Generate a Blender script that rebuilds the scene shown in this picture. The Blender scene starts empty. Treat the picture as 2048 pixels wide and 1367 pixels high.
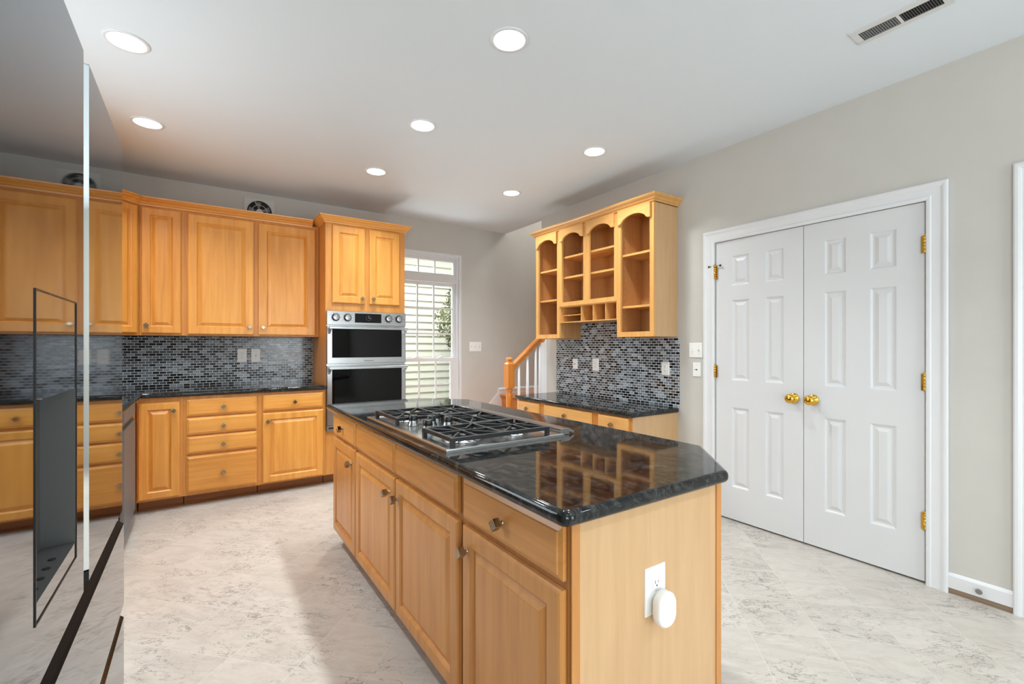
import bpy, bmesh, math, random
from mathutils import Vector, Matrix
random.seed(7)
PI = math.pi
SC = bpy.context.scene
COL = SC.collection

# ------------------------------------------------------------------ camera, world, light, exposure
cam_d = bpy.data.cameras.new('camera')
cam = bpy.data.objects.new('camera', cam_d); COL.objects.link(cam)
cam.location = (0, 0, 1.27)
cam.rotation_euler = (PI/2, 0, -math.radians(33.98))
cam_d.sensor_width = 36.0
cam_d.lens = 926.0*36.0/2048.0
cam_d.shift_y = (691.5-683.5)/2048.0
cam_d.clip_start = 0.02
SC.camera = cam
vs = SC.view_settings
vs.view_transform = 'Standard'; vs.look = 'None'; vs.gamma = 1.0; vs.use_curve_mapping = False
vs.exposure = 0.0
cy = SC.cycles
cy.use_denoising = True
cy.max_bounces = 10; cy.diffuse_bounces = 5; cy.glossy_bounces = 5; cy.transparent_max_bounces = 12
cy.caustics_reflective = False; cy.caustics_refractive = False
cy.sample_clamp_indirect = 6.0

W = bpy.data.worlds.new('sky'); SC.world = W; W.use_nodes = True
bg = W.node_tree.nodes['Background']
bg.inputs[0].default_value = (0.86, 0.93, 1.0, 1); bg.inputs[1].default_value = 1.3

XWIN = -1.03
def area(name, loc, target, sx, sy, power, col=(1, 1, 1), shape='RECTANGLE'):
    d = bpy.data.lights.new(name, 'AREA'); d.shape = shape; d.size = sx; d.size_y = sy
    d.energy = power; d.color = col
    o = bpy.data.objects.new(name, d); COL.objects.link(o); o.location = loc
    o.rotation_euler = (Vector(target)-Vector(loc)).to_track_quat('-Z', 'Y').to_euler()
    return o
sd = bpy.data.lights.new('sun', 'SUN'); sd.energy = 1.3; sd.angle = 0.01; sd.color = (1, .96, .88)
sun = bpy.data.objects.new('sun', sd); COL.objects.link(sun)
sun.rotation_euler = Vector((0.25, 0.60, -1.0)).to_track_quat('-Z', 'Y').to_euler()
# daylight through the patio opening behind the camera, the back window and the upstairs landing window
DAY = (.89, .98, 1.0); LAMP = (.91, .985, 1.0)
area('daylight_rear_patio', (1.9, -3.40, 1.20), (1.9, 0, 2.1), 1.3, 2.0, 60, DAY)
area('ceiling_fill_light', (-.98, -2.0, 1.35), (1.0, -.8, 2.5), 1.5, 1.4, 55, DAY)  # unseen fill added to brighten the ceiling, no known window there
area('daylight_sink_window', (XWIN, 2.80, 1.62), (1.5, 2.80, 1.75), 1.15, 1.10, 21, DAY)
area('daylight_back_window', (1.9, 6.2, 3.3), (2.75, 4.2, 1.1), 1.6, 1.0, 270, DAY)
area('daylight_ground_bounce', (2.2, 5.9, .02), (1.7, 3.9, 2.73), 1.0, .7, 45, DAY)
area('daylight_upstairs', (4.75, 4.60, 4.3), (2.9, 4.8, 2.3), 0.7, 0.6, 38, (1, .99, .97))

# fill lamps added out of view to brighten the near floor and rear room
for x_, y_ in ((1.226, .80), (-.30, -.9), (1.226, -.9), (2.46, -.9), (.4, -2.4), (2.0, -2.4)):
    l_ = area('unseen_fill_lamp', (x_, y_, 2.715), (x_, y_+.001, 0), 0.13, .13, 8, LAMP, 'DISK'); l_.data.spread = 2.1
# ------------------------------------------------------------------ materials
MAT = {}
def srgb(r, g, b):
    f = lambda c: (c/255)/12.92 if c/255 <= .04045 else ((c/255+.055)/1.055)**2.4
    return (f(r), f(g), f(b), 1)
class NT:
    def __init__(s, name):
        m = bpy.data.materials.new(name); m.use_nodes = True; s.m = m; s.t = m.node_tree
        s.b = s.t.nodes['Principled BSDF']; MAT[name] = m
    def n(s, typ, **kw):
        nd = s.t.nodes.new(typ)
        for k, v in kw.items():
            if k.startswith('i_'): nd.inputs[k[2:].replace('_', ' ')].default_value = v
            else: setattr(nd, k, v)
        return nd
    def l(s, a, b): s.t.links.new(a, b)
    def set(s, **kw):
        for k, v in kw.items(): s.b.inputs[k.replace('_', ' ')].default_value = v
    def ramp(s, fac, stops):
        r = s.n('ShaderNodeValToRGB'); el = r.color_ramp.elements
        while len(el) < len(stops): el.new(0.5)
        for e, (p, c) in zip(el, stops): e.position = p; e.color = c
        s.l(fac, r.inputs[0]); return r.outputs[0]
    def mix(s, fac, a, b, mode='MIX'):
        x = s.n('ShaderNodeMix', data_type='RGBA', blend_type=mode)
        for sock, v in ((x.inputs[0], fac), (x.inputs[6], a), (x.inputs[7], b)):
            if hasattr(v, 'is_linked'): s.l(v, sock)
            else: sock.default_value = v
        return x.outputs[2]
    def math(s, op, a, b=None):
        x = s.n('ShaderNodeMath', operation=op)
        for i, v in enumerate((a, b)):
            if v is None: continue
            if hasattr(v, 'is_linked'): s.l(v, x.inputs[i])
            else: x.inputs[i].default_value = v
        return x.outputs[0]
    def bump(s, h, strength, dist=.002):
        bp = s.n('ShaderNodeBump'); bp.inputs['Strength'].default_value = strength
        bp.inputs['Distance'].default_value = dist
        s.l(h, bp.inputs['Height']); s.l(bp.outputs[0], s.b.inputs['Normal'])
def plain(name, col, rough=.5, metal=0.0, noise=0.0, spec=.5, coat=0.0, bump=0.0, bscale=300):
    t = NT(name); t.set(Base_Color=col, Roughness=rough, Metallic=metal, Specular_IOR_Level=spec, Coat_Weight=coat)
    tc = t.n('ShaderNodeTexCoord')
    if noise:
        nz = t.n('ShaderNodeTexNoise', i_Scale=6.0, i_Detail=4.0); t.l(tc.outputs['Object'], nz.inputs['Vector'])
        d = tuple(c*(1-noise) for c in col[:3])+(1,); u = tuple(min(1, c*(1+noise)) for c in col[:3])+(1,)
        t.l(t.ramp(nz.outputs['Fac'], [(.3, d), (.7, u)]), t.b.inputs['Base Color'])
    if bump:
        nb = t.n('ShaderNodeTexNoise', i_Scale=float(bscale), i_Detail=2.0); t.l(tc.outputs['Object'], nb.inputs['Vector'])
        t.bump(nb.outputs['Fac'], bump, .001)
    return t.m
def wood(name, light, dark, axis, rough=.33, contrast=1.0):
    t = NT(name); t.set(Roughness=rough, Coat_Weight=.15, Coat_Roughness=.2)
    tc = t.n('ShaderNodeTexCoord'); oi = t.n('ShaderNodeObjectInfo')
    ad = t.n('ShaderNodeVectorMath', operation='ADD'); sc = t.n('ShaderNodeVectorMath', operation='SCALE')
    cx = t.n('ShaderNodeCombineXYZ')
    for i in range(3): t.l(oi.outputs['Random'], cx.inputs[i])
    t.l(cx.outputs[0], sc.inputs[0]); sc.inputs['Scale'].default_value = 13.0
    t.l(tc.outputs['Object'], ad.inputs[0]); t.l(sc.outputs[0], ad.inputs[1])
    mp = t.n('ShaderNodeMapping'); t.l(ad.outputs[0], mp.inputs['Vector'])
    s = [26, 26, 26]; s['xyz'.index(axis)] = 1.6; mp.inputs['Scale'].default_value = s
    n1 = t.n('ShaderNodeTexNoise', i_Scale=1.0, i_Detail=6.0, i_Roughness=.62, i_Distortion=.6)
    t.l(mp.outputs[0], n1.inputs['Vector'])
    mp2 = t.n('ShaderNodeMapping'); t.l(ad.outputs[0], mp2.inputs['Vector'])
    s2 = [5, 5, 5]; s2['xyz'.index(axis)] = .7; mp2.inputs['Scale'].default_value = s2
    n2 = t.n('ShaderNodeTexNoise', i_Scale=1.0, i_Detail=3.0, i_Distortion=1.6); t.l(mp2.outputs[0], n2.inputs['Vector'])
    f = t.math('ADD', t.math('MULTIPLY', n1.outputs['Fac'], .70), t.math('MULTIPLY', n2.outputs['Fac'], .30))
    f = t.math('ADD', f, t.math('MULTIPLY', t.math('SUBTRACT', oi.outputs['Random'], .5), .10))
    w = .24/contrast
    t.l(t.ramp(f, [(.5-w, dark), (.5+w, light)]), t.b.inputs['Base Color'])
    t.bump(n1.outputs['Fac'], .06, .001)
    return t.m
def tri(pre, light, dark, **kw):
    for a in 'xyz': wood(pre+'_'+a, light, dark, a, **kw)
HL, HD = srgb(240, 172, 84), srgb(206, 134, 54)
tri('honey', HL, HD)                                   # back run, honey maple
tri('island', srgb(212, 150, 84), srgb(174, 112, 54))  # island fronts, slightly browner
wood('frame_z', srgb(222, 154, 74), srgb(188, 118, 48), 'z'); wood('iframe_shade_z', srgb(190, 130, 70), srgb(152, 96, 46), 'z')  # face-frame wood darkened to stand in for shade around doors and drawers
tri('pale', srgb(216, 178, 134), srgb(192, 152, 108), contrast=.9)  # unstained maple veneer
tri('desk', srgb(232, 180, 112), srgb(206, 148, 80))
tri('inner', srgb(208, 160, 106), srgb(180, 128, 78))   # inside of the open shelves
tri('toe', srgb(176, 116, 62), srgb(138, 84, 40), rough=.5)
tri('rail', srgb(222, 142, 60), srgb(184, 104, 30))
wood('raw_y', srgb(150, 128, 108), srgb(110, 90, 72), 'y', rough=.7)
plain('wall_paint', srgb(198, 195, 189), .75, noise=.015, bump=.05, bscale=220)
plain('ceiling_paint', srgb(222, 229, 235), .8, bump=.05, bscale=200)
plain('trim_white', srgb(222, 223, 225), .35, noise=.01)
plain('door_white', srgb(214, 215, 217), .38, noise=.008)
plain('plate_white', srgb(240, 240, 238), .3)
plain('dark_slot', srgb(30, 28, 26), .5)
plain('gap_black', srgb(10, 10, 10), .7)
plain('nickel', srgb(160, 146, 126), .24, 1.0, noise=.1)
plain('brass', srgb(226, 178, 74), .14, 1.0, noise=.03)
plain('chrome', srgb(225, 230, 232), .05, 1.0)
plain('cast_iron', srgb(24, 25, 28), .42, noise=.1, bump=.1, bscale=400)
plain('burner_black', srgb(18, 18, 19), .35)
plain('lip_black', srgb(10, 10, 11), .45, spec=.08)
plain('fan_plate', srgb(204, 203, 199), .5)
plain('black_plastic', srgb(22, 22, 22), .3)
plain('black_glass', srgb(6, 6, 7), .03, spec=.22)
plain('tray_dark', srgb(84, 84, 84), .5, .3)
plain('louver_grey', srgb(120, 120, 120), .5)
plain('vent_grey', srgb(214, 214, 214), .45)
plain('dishwasher_steel', srgb(126, 130, 136), .5, .5, noise=.03)
plain('ground', srgb(120, 116, 100), .9, noise=.2)
plain('bark', srgb(92, 70, 50), .9, noise=.2)
t = NT('leaf'); t.set(Roughness=.5)
oi = t.n('ShaderNodeTexCoord'); nz = t.n('ShaderNodeTexNoise', i_Scale=9.0); t.l(oi.outputs['Object'], nz.inputs['Vector'])
t.l(t.ramp(nz.outputs['Fac'], [(.35, srgb(44, 52, 24)), (.65, srgb(104, 108, 62))]), t.b.inputs['Base Color'])
# brushed steel
t = NT('steel'); t.set(Metallic=1.0, Roughness=.24)
tc = t.n('ShaderNodeTexCoord'); mp = t.n('ShaderNodeMapping'); mp.inputs['Scale'].default_value = (3, 3, 300)
t.l(tc.outputs['Object'], mp.inputs['Vector']); nz = t.n('ShaderNodeTexNoise', i_Scale=1.0, i_Detail=3.0); t.l(mp.outputs[0], nz.inputs['Vector'])
t.l(t.ramp(nz.outputs['Fac'], [(.3, srgb(164, 165, 167)), (.7, srgb(184, 185, 187))]), t.b.inputs['Base Color'])
# cooktop steel, smoother
plain('cook_steel', srgb(172, 173, 174), .24, 1.0, noise=.02)
# fridge: dark bluish mirror-finish steel
plain('fridge_mirror', srgb(162, 168, 174), .035, 1.0); MAT['fridge_mirror'].node_tree.nodes['Principled BSDF'].inputs['Specular Tint'].default_value = (.80, .82, .84, 1)
plain('fridge_strip', srgb(96, 88, 80), .2, 1.0)
# light lens
t = NT('lens'); t.set(Base_Color=(1, 1, 1, 1), Roughness=.4); t.b.inputs['Emission Color'].default_value = (1, .98, .95, 1); t.b.inputs['Emission Strength'].default_value = 6.0
t = NT('screen_glow'); t.set(Base_Color=(.1, .1, .1, 1)); t.b.inputs['Emission Color'].default_value = (.7, .72, .75, 1); t.b.inputs['Emission Strength'].default_value = .5
# window glass
t = NT('glass'); nt = t.t; nt.nodes.remove(t.b)
tr = t.n('ShaderNodeBsdfTransparent'); gl = t.n('ShaderNodeBsdfGlossy'); gl.inputs['Roughness'].default_value = .02
fr = t.n('ShaderNodeLayerWeight'); fr.inputs['Blend'].default_value = .5; mx = t.n('ShaderNodeMixShader')
t.l(t.math('ADD', t.math('MULTIPLY', t.math('POWER', fr.outputs['Facing'], 4.0), .4), .02), mx.inputs[0]); t.l(tr.outputs[0], mx.inputs[1]); t.l(gl.outputs[0], mx.inputs[2])
t.l(mx.outputs[0], nt.nodes['Material Output'].inputs['Surface'])
# granite
t = NT('granite'); t.set(Roughness=.05, Specular_IOR_Level=.40, Specular_Tint=(.86, .93, 1, 1))
tc = t.n('ShaderNodeTexCoord')
mp = t.n('ShaderNodeMapping'); mp.inputs['Scale'].default_value = (26, 15, 26); mp.inputs['Rotation'].default_value = (0, 0, .5); t.l(tc.outputs['Object'], mp.inputs['Vector'])
n1 = t.n('ShaderNodeTexNoise', i_Scale=1.0, i_Detail=9.0, i_Roughness=.68, i_Distortion=1.8); t.l(mp.outputs[0], n1.inputs['Vector'])
n2 = t.n('ShaderNodeTexNoise', i_Scale=160.0, i_Detail=3.0); t.l(tc.outputs['Object'], n2.inputs['Vector'])
c1 = t.ramp(n1.outputs['Fac'], [(.34, srgb(9, 9, 10)), (.48, srgb(26, 26, 26)), (.60, srgb(54, 53, 51)), (.76, srgb(92, 88, 84))])
c2 = t.ramp(n2.outputs['Fac'], [(.66, (0, 0, 0, 1)), (.80, srgb(70, 82, 94))])
t.l(t.mix(.6, c1, c2, 'ADD'), t.b.inputs['Base Color'])
# glass mosaic
def mosaic(name, axis):
    t = NT(name); t.set(Specular_IOR_Level=.45)
    tc = t.n('ShaderNodeTexCoord'); sp = t.n('ShaderNodeSeparateXYZ'); cb = t.n('ShaderNodeCombineXYZ')
    t.l(tc.outputs['Object'], sp.inputs[0]); t.l(sp.outputs[axis], cb.inputs[0]); t.l(sp.outputs[2], cb.inputs[1])
    bk = t.n('ShaderNodeTexBrick', offset=.5, squash=1.0); bk.inputs['Scale'].default_value = 1.0
    bk.inputs['Brick Width'].default_value = .0485; bk.inputs['Row Height'].default_value = .0225
    bk.inputs['Mortar Size'].default_value = .0019; bk.inputs['Mortar Smooth'].default_value = .1
    bk.inputs['Color1'].default_value = (0, 0, 0, 1); bk.inputs['Color2'].default_value = (1, 1, 1, 1); bk.inputs['Mortar'].default_value = (.5, .5, .5, 1)
    t.l(cb.outputs[0], bk.inputs['Vector'])
    st = t.n('ShaderNodeMapping'); st.inputs['Scale'].default_value = (40, 160, 1); t.l(cb.outputs[0], st.inputs['Vector'])
    nz = t.n('ShaderNodeTexNoise', i_Scale=1.0, i_Detail=4.0, i_Distortion=1.0); t.l(st.outputs[0], nz.inputs['Vector'])
    f = t.math('ADD', bk.outputs['Color'], t.math('MULTIPLY', t.math('SUBTRACT', nz.outputs['Fac'], .5), .55))
    col = t.ramp(f, [(.05, srgb(10, 11, 13)), (.28, srgb(36, 40, 45)), (.5, srgb(78, 86, 94)), (.8, srgb(122, 133, 143)), (1, srgb(164, 174, 184))])
    t.l(t.mix(bk.outputs['Fac'], col, srgb(232, 236, 240)), t.b.inputs['Base Color'])
    t.l(t.math('ADD', t.math('MULTIPLY', bk.outputs['Fac'], .5), .12), t.b.inputs['Roughness'])
    hh = t.math('SUBTRACT', t.math('MULTIPLY', nz.outputs['Fac'], .35), bk.outputs['Fac'])
    t.bump(hh, .35, .0015)
mosaic('mosaic_x', 0); mosaic('mosaic_y', 1)
# marble floor tile, laid diagonally
t = NT('marble_tile'); t.set(Roughness=.28, Specular_IOR_Level=.4)
tc = t.n('ShaderNodeTexCoord'); mp = t.n('ShaderNodeMapping'); mp.inputs['Rotation'].default_value = (0, 0, PI/4)
mp.inputs['Location'].default_value = (-.033, -.105, 0); t.l(tc.outputs['Object'], mp.inputs['Vector'])
bk = t.n('ShaderNodeTexBrick', offset=0.0, squash=1.0); bk.inputs['Scale'].default_value = 1.0
bk.inputs['Brick Width'].default_value = .305; bk.inputs['Row Height'].default_value = .305
bk.inputs['Mortar Size'].default_value = .0011; bk.inputs['Mortar Smooth'].default_value = .3
bk.inputs['Color1'].default_value = (0, 0, 0, 1); bk.inputs['Color2'].default_value = (1, 1, 1, 1)
t.l(mp.outputs[0], bk.inputs['Vector'])
off = t.n('ShaderNodeVectorMath', operation='SCALE'); off.inputs['Scale'].default_value = 37.0; t.l(bk.outputs['Color'], off.inputs[0])
ad = t.n('ShaderNodeVectorMath', operation='ADD'); t.l(mp.outputs[0], ad.inputs[0]); t.l(off.outputs[0], ad.inputs[1])
st = t.n('ShaderNodeMapping'); st.inputs['Scale'].default_value = (1.5, 3.4, 1); st.inputs['Rotation'].default_value = (0, 0, -.35); t.l(ad.outputs[0], st.inputs['Vector'])
n1 = t.n('ShaderNodeTexNoise', i_Scale=3.0, i_Detail=11.0, i_Roughness=.68, i_Distortion=1.1); t.l(st.outputs[0], n1.inputs['Vector'])
n3 = t.n('ShaderNodeTexNoise', i_Scale=2.6, i_Detail=7.0, i_Roughness=.6, i_Distortion=.7); t.l(st.outputs[0], n3.inputs['Vector'])
n4 = t.n('ShaderNodeTexNoise', i_Scale=7.0, i_Detail=6.0, i_Roughness=.6, i_Distortion=.5); t.l(st.outputs[0], n4.inputs['Vector'])
n2 = t.n('ShaderNodeTexNoise', i_Scale=2.4, i_Detail=4.0); t.l(ad.outputs[0], n2.inputs['Vector'])
v1 = t.ramp(t.math('ABSOLUTE', t.math('SUBTRACT', n3.outputs['Fac'], .5)), [(0.0, (1, 1, 1, 1)), (.010, (0, 0, 0, 1))])
v2 = t.ramp(t.math('ABSOLUTE', t.math('SUBTRACT', n4.outputs['Fac'], .47)), [(0.0, (1, 1, 1, 1)), (.016, (0, 0, 0, 1))])
m1 = t.ramp(n2.outputs['Fac'], [(.36, (0, 0, 0, 1)), (.58, (1, 1, 1, 1))])
m2 = t.ramp(n2.outputs['Fac'], [(.46, (0, 0, 0, 1)), (.66, (1, 1, 1, 1))])
base = t.ramp(n1.outputs['Fac'], [(.30, srgb(174, 166, 158)), (.5, srgb(188, 180, 172)), (.65, srgb(196, 188, 180))])
c = t.mix(t.math('MULTIPLY', t.math('MULTIPLY', v1, m1), .75), base, srgb(92, 86, 81))
c = t.mix(t.math('MULTIPLY', t.math('MULTIPLY', v2, m2), .9), c, srgb(66, 62, 59))
c = t.mix(t.math('MULTIPLY', t.math('SUBTRACT', bk.outputs['Color'], .5), .12), c, srgb(255, 250, 244))
t.l(t.mix(bk.outputs['Fac'], c, srgb(206, 202, 196)), t.b.inputs['Base Color'])
# vinyl siding colour
plain('siding', srgb(184, 182, 168), .55, noise=.03)

# ------------------------------------------------------------------ mesh builder
ORG = {}
class Fr:
    def __init__(s, o, U, V, N): s.o, s.U, s.V, s.N = Vector(o), Vector(U), Vector(V), Vector(N)
    def __call__(s, u, v, d=0.0): return s.o+s.U*u+s.V*v+s.N*d
def FB(y): return Fr((0, y, 0), (1, 0, 0), (0, 0, 1), (0, -1, 0))       # faces the room from the back (-Y)
def FR(x): return Fr((x, 0, 0), (0, 1, 0), (0, 0, 1), (-1, 0, 0))       # faces -X
def FL(x): return Fr((x, 0, 0), (0, 1, 0), (0, 0, 1), (1, 0, 0))        # faces +X
def FC(z): return Fr((0, 0, z), (1, 0, 0), (0, 1, 0), (0, 0, -1))       # faces down
def FT(z): return Fr((0, 0, z), (1, 0, 0), (0, 1, 0), (0, 0, 1))        # faces up
WORLD = Fr((0, 0, 0), (1, 0, 0), (0, 1, 0), (0, 0, 1))
class MB:
    def __init__(s): s.v = []; s.f = []; s.sm = []
    def add(s, vs, fs, smooth=False):
        k = len(s.v); s.v += [Vector(p) for p in vs]; s.f += [tuple(i+k for i in f) for f in fs]; s.sm += [smooth]*len(fs); return s
    def box(s, a, b, F=WORLD):
        (x0, y0, z0), (x1, y1, z1) = a, b
        P = [F(x, y, z) for z in (z0, z1) for y in (y0, y1) for x in (x0, x1)]
        return s.add(P, [(0, 2, 3, 1), (4, 5, 7, 6), (0, 1, 5, 4), (2, 6, 7, 3), (0, 4, 6, 2), (1, 3, 7, 5)])
    def prism(s, poly, d0, d1, F, smooth=False):
        n = len(poly)
        P = [F(u, v, d0) for u, v in poly]+[F(u, v, d1) for u, v in poly]
        s.add(P, [tuple(range(n))[::-1], tuple(range(n, 2*n))])
        return s.add(P, [(i, (i+1) % n, n+(i+1) % n, n+i) for i in range(n)], smooth)
    def rings(s, F, rs, cap=True, back=True):
        P = []
        for u0, v0, u1, v1, d in rs: P += [F(u0, v0, d), F(u1, v0, d), F(u1, v1, d), F(u0, v1, d)]
        fs = []
        for k in range(len(rs)-1):
            for i in range(4): fs.append((4*k+i, 4*k+(i+1) % 4, 4*k+4+(i+1) % 4, 4*k+4+i))
        if cap: k = 4*(len(rs)-1); fs.append((k, k+1, k+2, k+3))
        if back: fs.append((3, 2, 1, 0))
        return s.add(P, fs)
    def lathe(s, prof, o, A, n=24, smooth=True, cap=True):
        o = Vector(o); A = Vector(A).normalized(); B = A.orthogonal().normalized(); C = A.cross(B)
        P = []
        for r, h in prof:
            for i in range(n):
                a = 2*PI*i/n; P.append(o+A*h+(B*math.cos(a)+C*math.sin(a))*max(r, 1e-5))
        fs = []
        for k in range(len(prof)-1):
            for i in range(n): fs.append((k*n+i, k*n+(i+1) % n, (k+1)*n+(i+1) % n, (k+1)*n+i))
        s.add(P, fs, smooth)
        if cap:
            s.add(P[:n], [tuple(range(n))[::-1]]); s.add(P[-n:], [tuple(range(n))])
        return s
    def cyl(s, o, A, r, h, n=20): return s.lathe([(r, 0), (r, h)], o, A, n)
    def sweep(s, path, prof, closed_prof=True, smooth=False):
        """path: list of (x,y); prof: list of (out,z), out = to the right of travel"""
        n = len(path); m = len(prof); P = []
        for i in range(n):
            p = Vector(path[i])
            d0 = (Vector(path[i])-Vector(path[i-1])).normalized() if i > 0 else None
            d1 = (Vector(path[i+1])-Vector(path[i])).normalized() if i < n-1 else None
            n0 = Vector((d0.y, -d0.x)) if d0 else None; n1 = Vector((d1.y, -d1.x)) if d1 else None
            if n0 is None: mm = n1
            elif n1 is None: mm = n0
            else: mm = (n0+n1); mm = mm/(mm.dot(n0))
            for o, z in prof: P.append(Vector((p.x+mm.x*o, p.y+mm.y*o, z)))
        fs = []
        for i in range(n-1):
            for j in range(m if closed_prof else m-1): fs.append((i*m+j, i*m+(j+1) % m, (i+1)*m+(j+1) % m, (i+1)*m+j))
        s.add(P, fs, smooth)
        if closed_prof: s.add(P[:m], [tuple(range(m))]); s.add(P[-m:], [tuple(range(m))[::-1]])
        return s
    def tube(s, pts, r, n=10, smooth=True):
        pts = [Vector(p) for p in pts]; P = []
        for i, p in enumerate(pts):
            d = (pts[min(i+1, len(pts)-1)]-pts[max(i-1, 0)]).normalized()
            B = d.cross(Vector((0, 0, 1))); B = B.normalized() if B.length > 1e-4 else Vector((1, 0, 0)); C = d.cross(B)
            for k in range(n): a = 2*PI*k/n; P.append(p+(B*math.cos(a)+C*math.sin(a))*r)
        fs = [(i*n+k, i*n+(k+1) % n, (i+1)*n+(k+1) % n, (i+1)*n+k) for i in range(len(pts)-1) for k in range(n)]
        s.add(P, fs, smooth); s.add(P[:n], [tuple(range(n))[::-1]]); s.add(P[-n:], [tuple(range(n))]); return s
    def bar(s, a, b, w, h):
        """square bar between two points, w wide horizontally, h tall (top at the points' z)"""
        a, b = Vector(a), Vector(b); d = (b-a).normalized(); q = Vector((-d.y, d.x, 0)).normalized()*w/2; z = Vector((0, 0, -h))
        P = [a-q, a+q, b+q, b-q]; P += [p+z for p in P]
        return s.add(P, [(0, 1, 2, 3), (7, 6, 5, 4), (0, 4, 5, 1), (1, 5, 6, 2), (2, 6, 7, 3), (3, 7, 4, 0)])
    def build(s, name, mat, parent=None, org=None, bevel=0.0, seg=2):
        o0 = Vector(org) if org is not None else (ORG[parent.name] if parent else Vector((0, 0, 0)))
        me = bpy.data.meshes.new(name)
        me.from_pydata([tuple(p-o0) for p in s.v], [], s.f)
        bm = bmesh.new(); bm.from_mesh(me)
        for f, q in zip(bm.faces, s.sm): f.smooth = q
        bmesh.ops.remove_doubles(bm, verts=bm.verts, dist=1e-5)
        bmesh.ops.recalc_face_normals(bm, faces=bm.faces); bm.to_mesh(me); bm.free()
        me.materials.append(MAT[mat])
        o = bpy.data.objects.new(name, me); COL.objects.link(o)
        if parent: o.parent = parent
        else: o.location = o0
        ORG[o.name] = o0
        if bevel:
            b = o.modifiers.new('bevel', 'BEVEL'); b.width = bevel; b.segments = seg; b.limit_method = 'ANGLE'; b.angle_limit = .6
        return o
def thing(name, label, cat, loc, group=None):
    o = bpy.data.objects.new(name, None); COL.objects.link(o); o.location = loc; o.empty_display_size = .05
    ORG[o.name] = Vector(loc); tag(o, label, cat, group); return o
def tag(o, label, cat, group=None):
    o['label'] = label; o['category'] = cat
    if group: o['group'] = group
    return o
def struct(o, label=None, cat=None):
    o['kind'] = 'structure'
    if label: o['label'] = label
    if cat: o['category'] = cat
    return o
def arcpoly(pts, r, n=6):
    """round the corners of a polygon; r per corner"""
    out = []; N = len(pts)
    for i, p in enumerate(pts):
        rr = r[i] if isinstance(r, (list, tuple)) else r
        p = Vector(p); a = Vector(pts[i-1]); b = Vector(pts[(i+1) % N])
        if rr <= 0: out.append(tuple(p)); continue
        da, db = (a-p).normalized(), (b-p).normalized(); ang = da.angle(db); tlen = rr/math.tan(ang/2)
        p0, p1 = p+da*tlen, p+db*tlen; ctr = p+(da+db).normalized()*(rr/math.sin(ang/2))
        a0 = math.atan2(p0.y-ctr.y, p0.x-ctr.x); a1 = math.atan2(p1.y-ctr.y, p1.x-ctr.x)
        while a1-a0 > PI: a1 -= 2*PI
        while a1-a0 < -PI: a1 += 2*PI
        for k in range(n+1):
            q = a0+(a1-a0)*k/n; out.append((ctr.x+rr*math.cos(q), ctr.y+rr*math.sin(q)))
    return out
def inset(pts, d):
    N = len(pts); out = []
    A = sum(pts[i][0]*pts[(i+1) % N][1]-pts[(i+1) % N][0]*pts[i][1] for i in range(N)); sg = 1 if A > 0 else -1
    for i in range(N):
        p = Vector(pts[i]); d0 = (p-Vector(pts[i-1])).normalized(); d1 = (Vector(pts[(i+1) % N])-p).normalized()
        n0 = Vector((-d0.y, d0.x))*sg; n1 = Vector((-d1.y, d1.x))*sg; m = n0+n1; m = m/max(m.dot(n0), .2)
        out.append((p.x+m.x*d, p.y+m.y*d))
    return out
def slab(poly, ztop, thick, name, parent=None, org=None):
    """stone slab with a rolled edge"""
    mb = MB(); b = ztop-thick
    prof = [(.016, ztop), (.007, ztop-.002), (.002, ztop-.008), (0, ztop-.017), (.001, ztop-.026), (.006, ztop-.033), (.014, b)]
    n = len(poly); P = []
    for d, z in prof: P += [(x, y, z) for x, y in inset(poly, d)]
    m = len(prof)
    mb.add(P, [(k*n+i, k*n+(i+1) % n, (k+1)*n+(i+1) % n, (k+1)*n+i) for k in range(m-1) for i in range(n)], True)
    mb.add(P[:n], [tuple(range(n))]); mb.add(P[-n:], [tuple(range(n))[::-1]])
    return mb.build(name, 'granite', parent, org)

# ------------------------------------------------------------------ cabinet parts
def raised_panel(F, u0, v0, u1, v1, fw=.055, t=.02):
    r = lambda i, d: (u0+i, v0+i, u1-i, v1-i, d)
    return MB().rings(F, [r(0, .001), r(0, t-.006), r(.004, t-.002), r(.009, t), r(fw-.006, t), r(fw, t-.005), r(fw+.003, t-.012),
                          r(fw+.007, t-.013), r(fw+.030, t-.002), r(fw+.033, t-.0015)])
def drawer_front(F, u0, v0, u1, v1, t=.02):
    r = lambda i, d: (u0+i, v0+i, u1-i, v1-i, d)
    return MB().rings(F, [r(0, .001), r(0, t-.008), r(.012, t-.003), r(.015, t), r(.018, t)])
def knob(F, u, v, parent, rot=45, d=.02, mat='nickel', s=.0135):
    mb = MB(); o = F(u, v, d-.001); mb.lathe([(.009, 0), (.006, .004), (.006, .014)], o, F.N, 12)
    a = math.radians(rot); q = []
    for k in range(4): q.append((u+s*1.414*math.cos(a+PI/4+k*PI/2), v+s*1.414*math.sin(a+PI/4+k*PI/2)))
    mb.prism(q, d+.012, d+.034, F)
    return mb.build('knob', mat, parent, bevel=.0015)
def cdoor(F, u0, v0, u1, v1, parent, mat, kn=None, fw=.055, rot=45):
    d = raised_panel(F, u0, v0, u1, v1, fw).build('door', mat, parent)
    if kn: knob(F, kn[0], kn[1], d, rot)
    return d
def cdrawer(F, u0, v0, u1, v1, parent, mat, kn=None, rot=45):
    d = drawer_front(F, u0, v0, u1, v1).build('drawer', mat, parent)
    if kn: knob(F, kn[0], kn[1], d, rot)
    return d

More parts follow.
